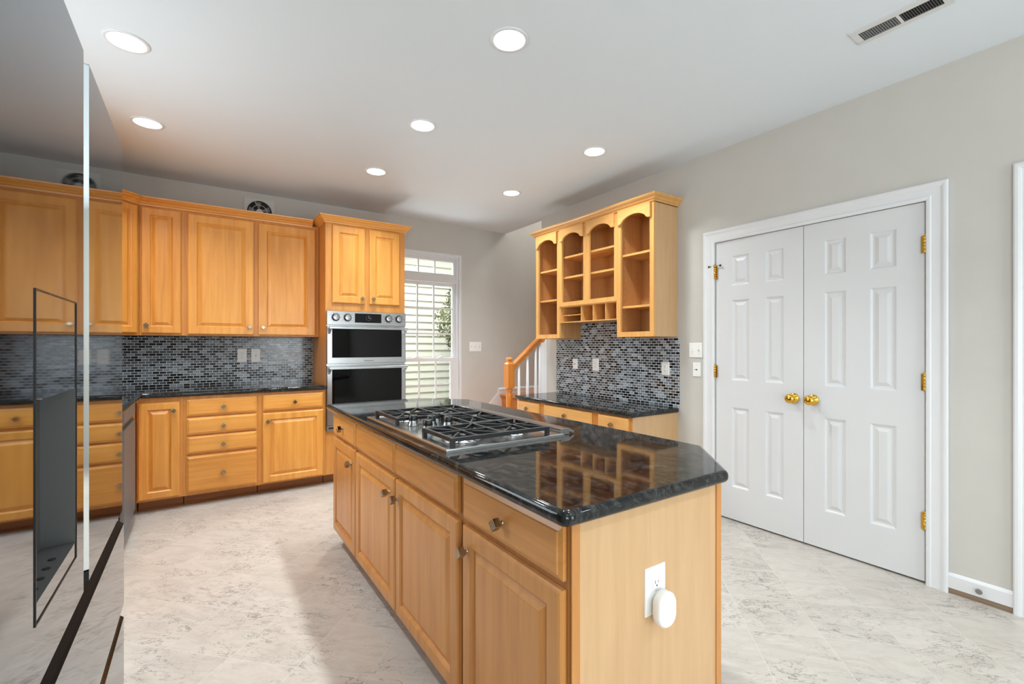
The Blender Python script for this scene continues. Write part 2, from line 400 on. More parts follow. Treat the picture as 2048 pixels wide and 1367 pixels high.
# ------------------------------------------------------------------ room shell
ZC = 2.732; XL = -1.02; XR = 3.21; YB = 5.05; YF = -3.5; XE = 4.95; ZT = 5.0
struct(MB().box((XL-.12, YF-.12, -.1), (XE+.12, YB+.12, 0)).build('floor', 'marble_tile'))
struct(MB().box((XL-.12, YF-.12, ZC), (XR+.10, YB, ZC+.26)).build('ceiling', 'ceiling_paint'))
b = MB().box((XL-.12, YF, 0), (XL, -2.8, ZC)).box((XL-.12, -1.2, 0), (XL, 2.2, ZC)).box((XL-.12, -2.8, 0), (XL, -1.2, .6)).box((XL-.12, -2.8, 2.1), (XL, -1.2, ZC)).box((XL-.12, 3.4, 0), (XL, YB, ZC)).box((XL-.12, 2.2, 0), (XL, 3.4, 1.05)).box((XL-.12, 2.2, 2.2), (XL, 3.4, ZC))  # opening behind the camera added for the ceiling fill
struct(b.build('wall_left', 'wall_paint'))
WX0, WX1, WZ0, WZ1 = 1.79, 2.657, .22, 2.376
b = MB()
b.box((XL-.12, YB, 0), (WX0, YB+.14, ZC+.26)).box((WX1, YB, 0), (XE+.12, YB+.14, ZC)).box((WX1, YB, ZC), (XE+.12, YB+.14, ZT))
b.box((WX0, YB, 0), (WX1, YB+.14, WZ0)).box((WX0, YB, WZ1), (WX1, YB+.14, ZC+.26))
struct(b.build('wall_back', 'wall_paint'))
DY0, DY1, DZ = .815, 2.030, 2.046
YE = 4.165
b = MB()
b.box((XR, YF-.12, 0), (XR+.11, DY0, ZC)).box((XR, DY1, 0), (XR+.11, YE, ZC)).box((XR, DY0, DZ), (XR+.11, DY1, ZC))
struct(b.build('wall_right', 'wall_paint'))
struct(MB().box((XR+.55, DY0-.3, 0), (XR+.6, DY1+.3, ZC)).build('closet_light_block', 'wall_paint'))  # unseen panel added behind the doors to block outside light
b = MB().box((XR+.11, YE-.11, 0), (XE, YE, ZT)).box((XE, YE-.11, 0), (XE+.12, YB+.14, ZT)).box((XR, YE-.11, ZC+.26), (XR+.11, YB, ZT)).box((XR, YE-.11, ZT), (XE+.12, YB+.14, ZT+.1))  # last box is an unseen roof added to keep the sun out
struct(b.build('wall_stairwell', 'wall_paint'))
b = MB()   # rear wall with a patio opening
b.box((XL-.12, YF-.12, 0), (1.22, YF, ZC)).box((2.58, YF-.12, 0), (XR+.11, YF, ZC)).box((1.22, YF-.12, 2.27), (2.58, YF, ZC))
struct(b.build('wall_rear', 'wall_paint'))

# back window: frame, transom, two sashes, muntins, panes
def frame_rect(mb, F, u0, v0, u1, v1, w, d0, d1):
    mb.box((u0, v0, d0), (u0+w, v1, d1), F).box((u1-w, v0, d0), (u1, v1, d1), F)
    mb.box((u0+w, v0, d0), (u1-w, v0+w, d1), F).box((u0+w, v1-w, d0), (u1-w, v1, d1), F); return mb
F = FB(YB)
b = MB()
frame_rect(b, F, WX0, WZ0, WX1, WZ1, .028, -.12, .004)
frame_rect(b, F, WX0+.028, WZ0+.028, WX1-.028, WZ1-.028, .026, -.12, -.03)
b.box((WX0+.03, 2.03, -.12), (WX1-.03, 2.105, -.028), F)
win = b.build('window_1', 'trim_white', bevel=.002); struct(win)
b = MB(); frame_rect(b, F, WX0+.054, 2.105, WX1-.054, WZ1-.054, .034, -.09, -.05)
for x in (2.122, 2.331): b.box((x-.008, 2.13, -.078), (x+.008, 2.31, -.062), F)
ts = b.build('transom_sash', 'trim_white', win)
MB().box((WX0+.08, 2.128, -.072), (2.548, 2.306, -.068), F).build('pane', 'glass', ts)
b = MB(); frame_rect(b, F, WX0+.054, 1.098, WX1-.054, 2.03, .036, -.105, -.072)
for x in (2.119, 2.326): b.box((x-.009, 1.12, -.096), (x+.009, 2.0, -.08), F)
for z in (1.724, 1.417): b.box((WX0+.08, z-.009, -.0945), (WX1-.085, z+.009, -.0815), F)
us = b.build('upper_sash', 'trim_white', win)
MB().box((WX0+.085, 1.12, -.09), (2.57, 2.0, -.086), F).build('pane', 'glass', us)
b = MB(); frame_rect(b, F, WX0+.05, .25, WX1-.05, 1.128, .04, -.07, -.035)
b.box((WX1-.13, .28, -.0685), (WX1-.088, 1.1, -.0365), F)
for x in (2.126, 2.338): b.box((x-.009, .28, -.06), (x+.009, 1.10, -.045), F)
for z in (.813, .52): b.box((WX0+.08, z-.009, -.0585), (WX1-.1, z+.009, -.0465), F)
ls = b.build('lower_sash', 'trim_white', win)
MB().box((WX0+.085, .285, -.055), (2.55, 1.10, -.051), F).build('pane', 'glass', ls)
for x in (2.085, 2.40):
    MB().prism([(x-.04, 1.128), (x+.04, 1.128), (x+.028, 1.140), (x+.008, 1.148), (x-.012, 1.140)], -.068, -.045, F).build('sash_lock', 'trim_white', ls)

b = MB(); frame_rect(b, FL(XL), 2.2, 1.05, 3.4, 2.2, .045, -.11, -.04); b.box((2.78, 1.09, -.10), (2.82, 2.16, -.05), FL(XL))
w2 = struct(b.build('window_2', 'trim_white'))
# outside: neighbour's lap siding, a shrub, the ground
b = MB(); YS = 7.25; lap = .117
for k in range(44):
    z = -.2+k*lap
    P = [(-1.5, YS, z+lap), (7.5, YS, z+lap), (7.5, YS-.022, z), (-1.5, YS-.022, z), (7.5, YS, z), (-1.5, YS, z)]
    b.add(P, [(0, 1, 2, 3), (3, 2, 4, 5)])
hs = b.build('house_siding', 'siding', org=(3, YS, 0)); tag(hs, 'cream lap-siding wall of the next house seen through the window', 'house wall')
gr = MB().box((-3, 5.2, -.25), (9, 12, -.15)).build('ground', 'ground'); struct(gr)
sh = thing('tall_shrub', 'tall green leafy shrub outside the right edge of the window', 'shrub', (3.62, 6.55, -.15))
b = MB()
for k in range(4200):
    z = random.uniform(1.10, 2.32); q = (z-1.10)/1.22
    R = .14+.36*math.sin(PI*min(1, q*1.02))**.7*(1 if .25 < q < .62 else .72)+random.uniform(-.03, .03)
    a = random.uniform(0, 2*PI); rr = R*math.sqrt(random.random())
    c = Vector((3.52+rr*math.cos(a), 6.55+rr*math.sin(a)*.8, z))
    n = Vector((random.uniform(-1, 1), random.uniform(-1, 1), random.uniform(-.2, 1))).normalized(); A = n.orthogonal().normalized(); B = n.cross(A)
    L, w = random.uniform(.018, .034), random.uniform(.009, .016)
    b.add([c-A*L, c+B*w+n*.003, c+A*L, c-B*w+n*.003], [(0, 1, 2), (0, 2, 3)])
b.build('foliage', 'leaf', sh)
MB().tube([(3.62, 6.55, -.15), (3.63, 6.56, .6), (3.60, 6.55, 1.3), (3.57, 6.55, 1.9)], .025, 8).build('stem', 'bark', sh)

# ------------------------------------------------------------------ right wall: double doors, casings, baseboard
FD = FR(XR+.004)
def panel_door(name, y0, y1, cols, knob_y):
    rows = [(.245, .826), (1.020, 1.606), (1.709, 1.926)]
    z0, z1 = .012, 2.040
    us = sorted({y0, y1}.union(*[set(c) for c in cols])); vs_ = sorted({z0, z1}.union(*[set(r) for r in rows]))
    b = MB()
    for i in range(len(us)-1):
        for j in range(len(vs_)-1):
            c, r = (us[i], us[i+1]), (vs_[j], vs_[j+1])
            if c in cols and r in rows:
                R = lambda k, d: (c[0]+k, r[0]+k, c[1]-k, r[1]-k, d)
                b.rings(FD, [R(0, 0), R(.006, -.002), R(.012, -.008), R(.022, -.009), R(.040, -.003), R(.043, -.002)], back=False)
            else: b.add([FD(c[0], r[0]), FD(c[1], r[0]), FD(c[1], r[1]), FD(c[0], r[1])], [(0, 1, 2, 3)])
    b.rings(FD, [(y0, z0, y1, z1, 0), (y0, z0, y1, z1, -.035)], back=False)
    o = b.build(name, 'door_white', org=(XR, (y0+y1)/2, 0)); struct(o)
    k = MB(); A = FD.N; o2 = FD(knob_y, .93, 0)
    k.lathe([(.034, -.001), (.034, .003), (.030, .008), (.018, .012), (.012, .016), (.011, .028), (.017, .034), (.027, .042), (.0305, .052), (.029, .062), (.021, .070), (.010, .0735), (0, .0745)], o2, A, 28)
    kk = k.build('knob', 'brass', o); kk['label'] = 'polished brass door knob'
    return o
dl = panel_door('door_1', 1.4205, 2.026, [(1.774, 1.905), (1.540, 1.662)], 1.478)
dr = panel_door('door_2', .819, 1.4165, [(1.183, 1.301), (.940, 1.065)], 1.363)
def hinge(y, z, parent, stop=False):
    b = MB(); c = (XR-.008, y, z-.045)
    for k in range(5): b.cyl((c[0], c[1], c[2]+k*.018+.0006), (0, 0, 1), .0068, .0168, 12)
    b.lathe([(.004, 0), (.006, .003), (.002, .008)], (c[0], c[1], c[2]+.09), (0, 0, 1), 10)
    b.box((XR-.006, y-.016, z-.045), (XR+.002, y+.016, z+.045))
    h = b.build('hinge', 'brass', parent)
    if stop:
        s = MB(); s.tube([(XR-.012, y+.042, z+.052), (XR-.012, y-.042, z+.052)], .004, 8)
        s.cyl((XR-.012, y, z+.045), (0, 0, 1), .008, .016, 12); s.build('pin_stop', 'brass', h)
        for q in (-.046, .046): MB().lathe([(.008, -.004), (.008, .004)], (XR-.012, y+q, z+.052), (0, 1, 0), 12).build('stop_tip', 'black_plastic', h)
for z in (.336, 1.077, 1.812): hinge(.816, z, dr)
for z in (.338, 1.081, 1.815): hinge(2.029, z, dl, z > 1.5)
def casing(y0, y1, z1, name, both=True, w=.09, sides=(1, 1)):
    b = MB(); prof = [(0, .001), (0, .012), (.006, .016), (.018, .017), (.024, .013), (.060, .013), (.066, .017), (.074, .020), (.084, .020), (w, .016), (w, .001)]
    F = FR(XR)
    # profile runs from the opening outwards; mitred corners
    pts = [(y1, 0), (y1, z1), (y0, z1), (y0, 0)] if sides == (1, 1) else ([(y1, 0), (y1, z1), (y1-.4, z1)])
    P = []
    for k, (y, z) in enumerate(pts):
        for o, d in prof:
            if sides == (1, 1):
                uy = y+o if k < 2 else y-o; vz = z+o if k in (1, 2) else z
            else:
                uy = y+o if k < 2 else y; vz = z+o if k in (1, 2) else z
            P.append(F(uy, vz, d))
    m = len(prof)
    b.add(P, [(i*m+j, i*m+(j+1) % m, (i+1)*m+(j+1) % m, (i+1)*m+j) for i in range(len(pts)-1) for j in range(m)])
    return struct(b.build(name, 'trim_white'))
casing(.812, 2.033, 2.042, 'trim_1')
casing(-.50, .402, 2.042, 'trim_2', sides=(1, 0))
BBP = [(0, .028), (.012, .028), (.012, .090), (.008, .098), (.003, .104), (0, .104)]
b = MB().sweep([(XR, .722), (XR, .492)], [(o, z) for o, z in BBP]).sweep([(XR, 2.365), (XR, 2.124)], BBP)
struct(b.build('baseboard_right', 'trim_white'))
struct(MB().box((XR-.010, .492, 0), (XR, .722, .028)).box((XR-.010, 2.124, 0), (XR, 2.36, .028)).build('trim_3', 'raw_y'))
b = MB(); b.cyl((XR-.012, .605, .062), (-1, 0, 0), .004, .016, 10); b.lathe([(.006, .016), (.0125, .018), (.0135, .022), (.011, .026)], (XR-.012, .605, .062), (-1, 0, 0), 16)
tag(b.build('door_stop', 'louver_grey', org=(XR-.012, .605, .062)), 'small grey door stop screwed into the white baseboard', 'door stop')

# ------------------------------------------------------------------ mosaic backsplashes
bs = MB().box((XL+.001, YB-.009, .9145), (.949, YB-.0005, 1.355)).build('tile_backsplash', 'mosaic_x', org=(0, YB, .914)); tag(bs, 'grey glass mosaic backsplash between the back counter and the wall cabinets', 'backsplash')
bs = MB().box((XR-.0085, 2.342, .7735), (XR-.0005, 3.888, 1.338)).box((XR-.0085, 2.747, 1.338), (XR-.0005, 3.497, 1.492)).build('tile_backsplash', 'mosaic_y', org=(XR, 3.1, .773))
tag(bs, 'grey glass mosaic backsplash above the low desk counter', 'backsplash')

# ------------------------------------------------------------------ perimeter base cabinets
FACE = 4.45; TOP = .875
def base_unit(x0, x1, label, drawers, doors):
    r = thing('base_cabinet', label, 'cabinet', ((x0+x1)/2, 4.75, 0), 'base cabinets along the back wall')
    MB().box((x0, FACE, .092), (x1, YB-.012, TOP)).build('body', 'frame_z', r, bevel=.001)
    b = MB().box((x0+.003, FACE+.105, .012), (x1-.003, FACE+.12, .092)).box((x0+.003, FACE+.098, 0), (x1-.003, FACE+.12, .014))
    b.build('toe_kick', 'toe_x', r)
    F = FB(FACE)
    for q in drawers: cdrawer(F, *q[:4], r, 'honey_x', q[4])
    for q in doors: cdoor(F, *q[:4], r, 'honey_z', q[4], fw=.058)
    return r
base_unit(-.395, -.108, 'narrow honey base cabinet with one tall door at the inner corner', [], [(-.386, .106, -.131, .838, (-.168, .772))])
base_unit(-.108, .412, 'honey base cabinet with a stack of four drawers', [(-.086, .717, .397, .848, (.158, .783)), (-.086, .570, .397, .702, (.158, .628)), (-.086, .420, .397, .555, (.158, .479)), (-.088, .113, .397, .400, (.158, .250))], [])
base_unit(.412, .948, 'honey base cabinet with one drawer over one door, beside the oven tower', [(.445, .720, .925, .850, (.688, .783))], [(.442, .105, .926, .697, (.478, .628))])
# left run: corner stile, dishwasher, sink cabinet (mostly behind the fridge)
XF = -.40
r = thing('base_cabinet', 'honey corner filler cabinet between the dishwasher and the inner corner', 'cabinet', (-.7, 4.6, 0))
b = MB().box((XL+.002, 4.292, .092), (XF, YB-.012, TOP)); b.build('body', 'frame_z', r)
MB().box((-.52, 4.292, 0), (-.505, 4.54, .092)).box((-.51, 4.553, 0), (-.40, 4.565, .092)).build('toe_kick', 'toe_y', r)
dw = thing('dishwasher', 'stainless dishwasher front at the far left behind the fridge', 'dishwasher', (-.7, 3.99, 0))
MB().box((XL+.002, 3.690, .06), (-.41, 4.288, TOP-.002)).build('body', 'black_plastic', dw)
MB().box((-.41, 3.694, .10), (-.385, 4.286, .750)).build('door', 'dishwasher_steel', dw, bevel=.003)
MB().prism([(-.41, .755), (-.385, .790), (-.385, .866), (-.41, .866)], 3.694, 4.286, Fr((0, 0, 0), (1, 0, 0), (0, 0, 1), (0, 1, 0))).build('control_panel', 'dishwasher_steel', dw, bevel=.002)
MB().box((-.408, 3.75, .752), (-.40, 4.23, .785)).build('pocket_handle', 'black_plastic', dw)
r = thing('base_cabinet', 'honey sink cabinet on the left wall hidden behind the fridge', 'cabinet', (-.7, 3.2, 0))
MB().box((XL+.002, 2.70, .092), (XF-.03, 3.686, TOP)).build('body', 'frame_z', r)
MB().box((-.52, 2.70, 0), (-.505, 3.686, .092)).build('toe_kick', 'toe_y', r)
for q in ((2.72, 3.185), (3.20, 3.665)): cdoor(FL(XF-.03), q[0], .105, q[1], .838, r, 'honey_z', ((q[0]+.03 if q[0] > 3 else q[1]-.03), .77))
ct = slab(arcpoly([(XL+.002, 2.70), (-.36, 2.70), (-.36, 4.412), (.946, 4.412), (.946, YB-.010), (XL+.002, YB-.010)], [0, .02, .004, .012, 0, 0], 4), .914, .038, 'countertop', org=(0, 4.7, .914))
tag(ct, 'L-shaped black granite countertop on the back base cabinets', 'countertop')

# ------------------------------------------------------------------ wall cabinets on the back wall
UF = 4.73; UZ0, UZ1 = 1.356, 2.408
def wall_unit(x0, x1, label, doors):
    r = thing('upper_cabinet', label, 'cabinet', ((x0+x1)/2, 4.89, UZ0), 'wall cabinets over the back counter')
    MB().box((x0, UF, UZ0), (x1, YB-.002, UZ1)).build('body', 'frame_z', r, bevel=.001)
    for q in doors: cdoor(FB(UF), *q[:4], r, 'honey_z', q[4], fw=q[5])
    return r
wall_unit(-.402, -.110, 'narrow honey wall cabinet with one slim door next to the corner cabinet', [(-.390, 1.372, -.130, 2.384, (-.356, 1.437), .060)])
wall_unit(-.110, .947, 'wide honey wall cabinet with two doors under the round wall fan', [(-.085, 1.368, .399, 2.378, (.365, 1.437), .068), (.435, 1.368, .914, 2.376, (.471, 1.436), .072)])
r = thing('upper_cabinet', 'angled honey corner wall cabinet partly hidden by the fridge', 'cabinet', (-.75, 4.75, UZ0))
MB().prism([(XL+.001, YB-.002), (-.404, YB-.002), (-.404, UF), (-.714, 4.42), (XL+.001, 4.42)], UZ0, UZ1, FT(0)).build('body', 'frame_z', r)
q = 2**-.5; FDg = Fr((-.404, UF, 0), (-q, -q, 0), (0, 0, 1), (q, -q, 0))
cdoor(FDg, .025, 1.372, .413, 2.384, r, 'honey_z', (.38, 1.437))
r = thing('upper_cabinet', 'honey wall cabinet on the left wall hidden behind the fridge', 'cabinet', (-.87, 3.98, UZ0))
MB().box((XL+.001, 3.55, UZ0), (-.714, 4.419, UZ1)).build('body', 'frame_z', r)
for q in ((3.565, 3.975), (3.995, 4.405)): cdoor(FL(-.714), q[0], 1.372, q[1], 2.384, r, 'honey_z', (q[1]-.03 if q[0] < 3.9 else q[0]+.03, 1.437))
CR = [(.000, 2.396), (.010, 2.396), (.012, 2.408), (.020, 2.414), (.024, 2.424), (.040, 2.436), (.050, 2.448), (.058, 2.450), (.060, 2.460), (0, 2.460)]
cr = MB().sweep([(XL+.002, 3.55), (-.714, 3.55), (-.714, 4.42), (-.404, UF), (.888, UF)], CR).build('crown_molding', 'honey_x', org=(.2, UF, 2.4))
tag(cr, 'honey wood crown molding along the top of the back wall cabinets', 'molding')

# ------------------------------------------------------------------ oven tower
TF = 4.46
r = thing('oven_cabinet', 'tall honey cabinet tower holding the double wall oven', 'cabinet', (1.33, 4.75, 0))
MB().box((.950, TF, .092), (1.706, YB-.002, 2.408)).build('body', 'frame_z', r, bevel=.001)
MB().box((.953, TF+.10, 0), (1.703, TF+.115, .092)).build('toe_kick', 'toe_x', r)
cdoor(FB(TF), 1.008, 1.667, 1.307, 2.384, r, 'honey_z', (1.278, 1.72), fw=.066)
cdoor(FB(TF), 1.349, 1.669, 1.648, 2.384, r, 'honey_z', (1.382, 1.72), fw=.062)
MB().sweep([(.950, YB-.01), (.950, TF), (1.706, TF), (1.706, YB-.01)][::1], [(o-.0, z+.004) for o, z in CR]).build('crown', 'honey_x', r)
# double wall oven
ov = thing('double_oven', 'stainless double wall oven built into the honey tower', 'oven', (1.33, TF, .49))
F = FB(TF)
MB().box((.955, .489, 0), (1.702, 1.592, .012), F).build('trim_frame', 'steel', ov, bevel=.002)
cp = MB().rings(F, [(.955, 1.464, 1.703, 1.593, .012), (.955, 1.464, 1.703, 1.593, .034), (.958, 1.467, 1.700, 1.590, .037)]).build('control_panel', 'steel', ov)
dsp = MB().box((1.205, 1.490, .036), (1.456, 1.576, .0385), F).build('display', 'black_glass', cp)
b = MB(); cx_, cz_ = 1.335, 1.535
for k in range(12):
    a = k*PI/6; b.box((cx_+.024*math.sin(a)-.0012, cz_+.024*math.cos(a)-.0012, .0384), (cx_+.024*math.sin(a)+.0012, cz_+.024*math.cos(a)+.0012, .039), F)
b.prism([(cx_-.001, cz_), (cx_+.001, cz_), (cx_+.001, cz_+.020), (cx_-.001, cz_+.020)], .0384, .039, F)
b.prism([(cx_, cz_-.001), (cx_, cz_+.001), (cx_+.021, cz_-.003), (cx_+.021, cz_-.005)], .0384, .039, F)
b.build('clock_face', 'screen_glow', cp)
for x in (1.032, 1.138, 1.527, 1.631):
    kb = MB(); o = F(x, 1.534, .036)
    kb.lathe([(.036, 0), (.036, .006), (.034, .009), (.030, .010)], o, F.N, 32); kk = kb.build('knob', 'black_plastic', ov)
    MB().lathe([(.028, .009), (.027, .026), (.025, .029), (0, .029)], o, F.N, 32).box((x-.004, 1.534-.026, .064), (x+.004, 1.534+.026, .072), F).build('grip', 'steel', kk, bevel=.001)
    for k in range(9):
        a = math.radians(-60+k*37); R = .047 if abs(math.sin(a)) > .5 else .044
        ux, vz = x+R*math.sin(a), 1.534+R*math.cos(a)*.95
        if 1.470 < vz < 1.586: MB().box((ux-.006, vz-.0012, .0369), (ux+.006, vz+.0012, .0373), F).build('dial_mark', 'dark_slot', kk)
def oven_door(z0, z1, g0, g1, zh):
    d = MB().rings(F, [(.955, z0, 1.702, z1, .012), (.955, z0, 1.702, z1, .036), (.959, z0+.004, 1.698, z1-.004, .040)]).build('door', 'steel', ov)
    MB().rings(F, [(1.000, g0, 1.659, g1, .038), (1.000, g0, 1.659, g1, .0415), (1.003, g0+.003, 1.656, g1-.003, .042)]).build('window', 'black_glass', d)
    h = MB().box((.962, zh-.010, .082), (1.700, zh+.010, .104), F)
    for xa, xb in ((.9635, .985), (1.677, 1.6985)):
        h.prism([(.038, zh-.058), (.038, zh-.018), (.082, zh+.0088), (.1028, zh+.0088), (.1028, zh-.0088)], xa, xb, Fr((0, TF, 0), (0, -1, 0), (0, 0, 1), (1, 0, 0)))
    h.build('handle', 'steel', d, bevel=.002)
    return d
d1 = oven_door(1.106, 1.455, 1.162, 1.428, 1.436)
d2 = oven_door(.545, 1.090, .737, 1.055, 1.070)
MB().box((.955, .489, .012), (1.702, .543, .03), F).build('bottom_trim', 'steel', ov, bevel=.002)
MB().box((.972, .512, .0295), (1.685, .526, .0305), F).build('air_slot', 'gap_black', ov)
tx = bpy.data.curves.new('logo', 'FONT'); tx.body = 'SAMSUNG'; tx.size = .019; tx.align_x = 'CENTER'; tx.extrude = .0004; tx.space_character = 1.1
to = bpy.data.objects.new('logo_tmp', tx); COL.objects.link(to)
me = bpy.data.meshes.new_from_object(to); bpy.data.objects.remove(to)
me.transform(Matrix.Rotation(PI/2, 4, 'X')); me.transform(Matrix.Translation(F(1.335, 1.124, .0405)-ORG[ov.name]))
me.materials.clear(); me.materials.append(MAT['dark_slot']); lg = bpy.data.objects.new('logo', me); COL.objects.link(lg); lg.parent = d1

# ------------------------------------------------------------------ wall fan, outlets, switches
wf = thing('exhaust_fan', 'round exhaust fan in a square plate high on the back wall', 'fan', (.475, YB, 2.55))
F = FB(YB)
b = MB(); sq = arcpoly([(.340, 2.420), (.610, 2.420), (.610, 2.684), (.340, 2.684)], .025, 5); N = 48
ci = [(.475+.105*math.cos(2*PI*k/N), 2.555+.105*math.sin(2*PI*k/N)) for k in range(N)]
def sqp(k):
    a = 2*PI*k/N; c, s_ = math.cos(a), math.sin(a); t_ = min(.135/max(abs(c), 1e-6), .130/max(abs(s_), 1e-6)); return (.475+c*t_, 2.553+s_*t_)
so = [sqp(k) for k in range(N)]
P = [F(u, v, .001) for u, v in so]+[F(u, v, .012) for u, v in so]+[F(u, v, .016) for u, v in inset(so, .01)]+[F(u, v, .016) for u, v in ci]+[F(u, v, .002) for u, v in ci]
b.add(P, [(k*N+i, k*N+(i+1) % N, (k+1)*N+(i+1) % N, (k+1)*N+i) for k in range(4) for i in range(N)])
b.build('plate', 'fan_plate', wf)
MB().lathe([(.106, .0005), (.106, .0015)], (.475, YB, 2.555), (0, -1, 0), 40).build('dark_opening', 'gap_black', wf)
b = MB(); rp = [(.475+.064*math.cos(2*PI*k/40), YB-.014, 2.555+.064*math.sin(2*PI*k/40)) for k in range(41)]; b.tube(rp, .0022, 6)
for a in (PI*.63, -.05, PI*1.35): b.tube([(.475+r_*math.cos(a), YB-.014, 2.555+r_*math.sin(a)) for r_ in (.064, .107)], .003, 6)
b.build('guard_ring', 'vent_grey', wf)
MB().lathe([(.030, .001), (.030, .012), (.024, .018), (0, .019)], (.475, YB, 2.555), (0, -1, 0), 24).build('hub', 'vent_grey', wf)
b = MB()
for k in range(5):
    a = k*2*PI/5+.3
    b.add([F(.475+r_*math.cos(a+da), 2.555+r_*math.sin(a+da), dd) for r_, da, dd in ((.028, 0, .004), (.095, -.15, .003), (.098, .35, .008), (.028, .5, .009))], [(0, 1, 2, 3)])
b.build('blades', 'louver_grey', wf)
def plate(F, u0, v0, u1, v1, gangs, label, cat, group=None, d=0.0):
    """gangs: list of 'outlet' / 'switch' / 'jack' """
    uc, vc = (u0+u1)/2, (v0+v1)/2
    r = thing({'outlet': 'wall_outlet', 'switch': 'light_switch', 'jack': 'phone_jack'}[gangs[0]], label, cat, F(uc, vc, d), group)
    MB().rings(F, [(u0, v0, u1, v1, d), (u0, v0, u1, v1, d+.003), (u0+.003, v0+.003, u1-.003, v1-.003, d+.006)]).build('cover_plate', 'plate_white', r)
    n = len(gangs); w = (u1-u0)/n; hh = v1-v0
    for k, g in enumerate(gangs):
        c = u0+w*(k+.5)
        scr = [vc+hh*.27, vc-hh*.27] if g != 'outlet' else [vc]
        if g == 'jack': scr = [vc+hh*.36, vc-hh*.36]
        for s_ in scr: MB().lathe([(.0032, 0), (.0026, .0014), (0, .0016)], F(c, s_, d+.006), F.N, 10).build('screw', 'vent_grey', r)
        if g == 'outlet':
            for sg in (1, -1):
                z = vc+sg*hh*.165
                p = MB().prism(arcpoly([(c-.016, z-.0135), (c+.016, z-.0135), (c+.016, z+.0135), (c-.016, z+.0135)], .008, 4), d+.005, d+.0085, F).build('receptacle', 'plate_white', r)
                s2 = MB().box((c-.0075, z-.002, d+.008), (c-.0055, z+.007, d+.0088), F).box((c+.0055, z-.001, d+.008), (c+.0072, z+.006, d+.0088), F)
                s2.lathe([(.0026, 0), (.0026, .0004)], F(c, z-.0075, d+.0085), F.N, 10); s2.build('slots', 'dark_slot', p)
        elif g == 'switch':
            MB().box((c-.0055, vc-.012, d+.005), (c+.0055, vc+.012, d+.0068), F).build('toggle_slot', 'vent_grey', r)
            tg = [(0, -.004), (0, .006), (.014, .011), (.014, .004)]
            q = 1 if k % 2 == 0 else -1
            MB().prism([(d+.006+a, vc+bb*q) for a, bb in tg], c-.004, c+.004, Fr(F.o, F.N, F.V, F.U)).build('toggle', 'plate_white', r)
        else:
            MB().box((c-.006, vc-.005, d+.006), (c+.006, vc+.005, d+.0066), F).box((c+.010, vc-.003, d+.006), (c+.018, vc+.003, d+.0066), F).build('socket', 'dark_slot', r)
    return r
FBT = FB(YB-.009); FRT = FR(XR-.0085)
plate(FBT, .292, 1.120, .369, 1.245, ['outlet'], 'white duplex outlet on the back mosaic, nearer the fridge', 'outlet')
plate(FBT, .404, 1.118, .482, 1.243, ['switch'], 'white single switch on the back mosaic, nearer the oven', 'switch')
plate(FRT, 3.548, 1.034, 3.619, 1.140, ['jack'], 'small white jack plate on the desk mosaic, nearest the stairs', 'jack')
plate(FRT, 3.246, 1.028, 3.330, 1.148, ['outlet'], 'white outlet on the desk mosaic, the middle of three plates', 'outlet')
plate(FRT, 2.433, 1.027, 2.510, 1.138, ['outlet'], 'white outlet on the desk mosaic at the end near the double doors', 'outlet')
plate(FB(YB), 2.767, 1.202, 2.934, 1.318, ['switch', 'switch', 'switch'], 'white triple switch plate on the back wall right of the window', 'switch')
plate(FR(XR), 2.136, 1.180, 2.252, 1.294, ['switch', 'switch'], 'white double switch plate just left of the white double doors', 'switch')
plate(FR(XR), 2.149, 1.032, 2.219, 1.140, ['jack'], 'white jack plate below the double switch by the double doors', 'jack')

# ------------------------------------------------------------------ stairs
st = thing('staircase', 'short oak flight rising to a landing behind the right wall', 'stairs', (3.0, 4.6, 0))
NX = [2.63, 2.82, 3.01, 3.20]; RZ = .653/4
for k, x in enumerate(NX):
    z = RZ*(k+1); xe = NX[k+1] if k < 3 else XE-.005
    y0 = 4.12 if k < 3 else YE+.005
    MB().prism([(x, z-.014), (x+.006, z-.004), (x+.014, z), (xe+.05 if k < 3 else xe, z), (xe+.05 if k < 3 else xe, z-.028), (x+.012, z-.028), (x+.003, z-.022)], y0, YB-.022, Fr((0, 0, 0), (1, 0, 0), (0, 0, 1), (0, 1, 0))).build('tread' if k < 3 else 'landing', 'rail_y', st)
    MB().prism([(x+.016, z-.028), (x+.034, z-.028), (x+.034, z-.05), (x+.026, z-.045), (x+.020, z-.036)], y0, YB-.022, Fr((0, 0, 0), (1, 0, 0), (0, 0, 1), (0, 1, 0))).build('scotia', 'rail_y', st)
    MB().box((x+.034, y0+.01, RZ*k), (x+.05, YB-.022, z-.028)).build('riser', 'rail_y', st)
sk = [(2.46, 0), (2.62, 0), (3.22, .46), (3.24, .60), (XE-.01, .60), (XE-.01, .732), (3.185, .732), (3.165, .715), (3.145, .665)]
sk = [(2.46, 0), (XE-.01, 0), (XE-.01, .732), (3.20, .732), (3.186, .724), (3.182, .672), (3.066, .553), (2.46, .03)]
b = MB().prism(sk, 0, .018, FB(YB)).sweep([(XE-.01, YB-.018), (3.19, YB-.018)][::-1], [(0, .70), (.008, .70), (.010, .716), (.004, .726), (0, .732)])
struct(b.build('trim_4', 'trim_white'))
nw = thing('newel_post', 'oak newel post with a round cap at the foot of the handrail', 'post', (2.775, 4.17, RZ+.001))
b = MB(); cx_, cy_ = 2.775, 4.17; hw = .0425
b.box((cx_-hw, cy_-hw, .818), (cx_+hw, cy_+hw, 1.075))
P = [(cx_+sx*q, cy_+sy*q, z) for q, z in ((hw, 1.075), (.026, 1.096)) for sx, sy in ((-1, -1), (1, -1), (1, 1), (-1, 1))]
b.add(P, [(i, (i+1) % 4, 4+(i+1) % 4, 4+i) for i in range(4)]+[(4, 5, 6, 7)])
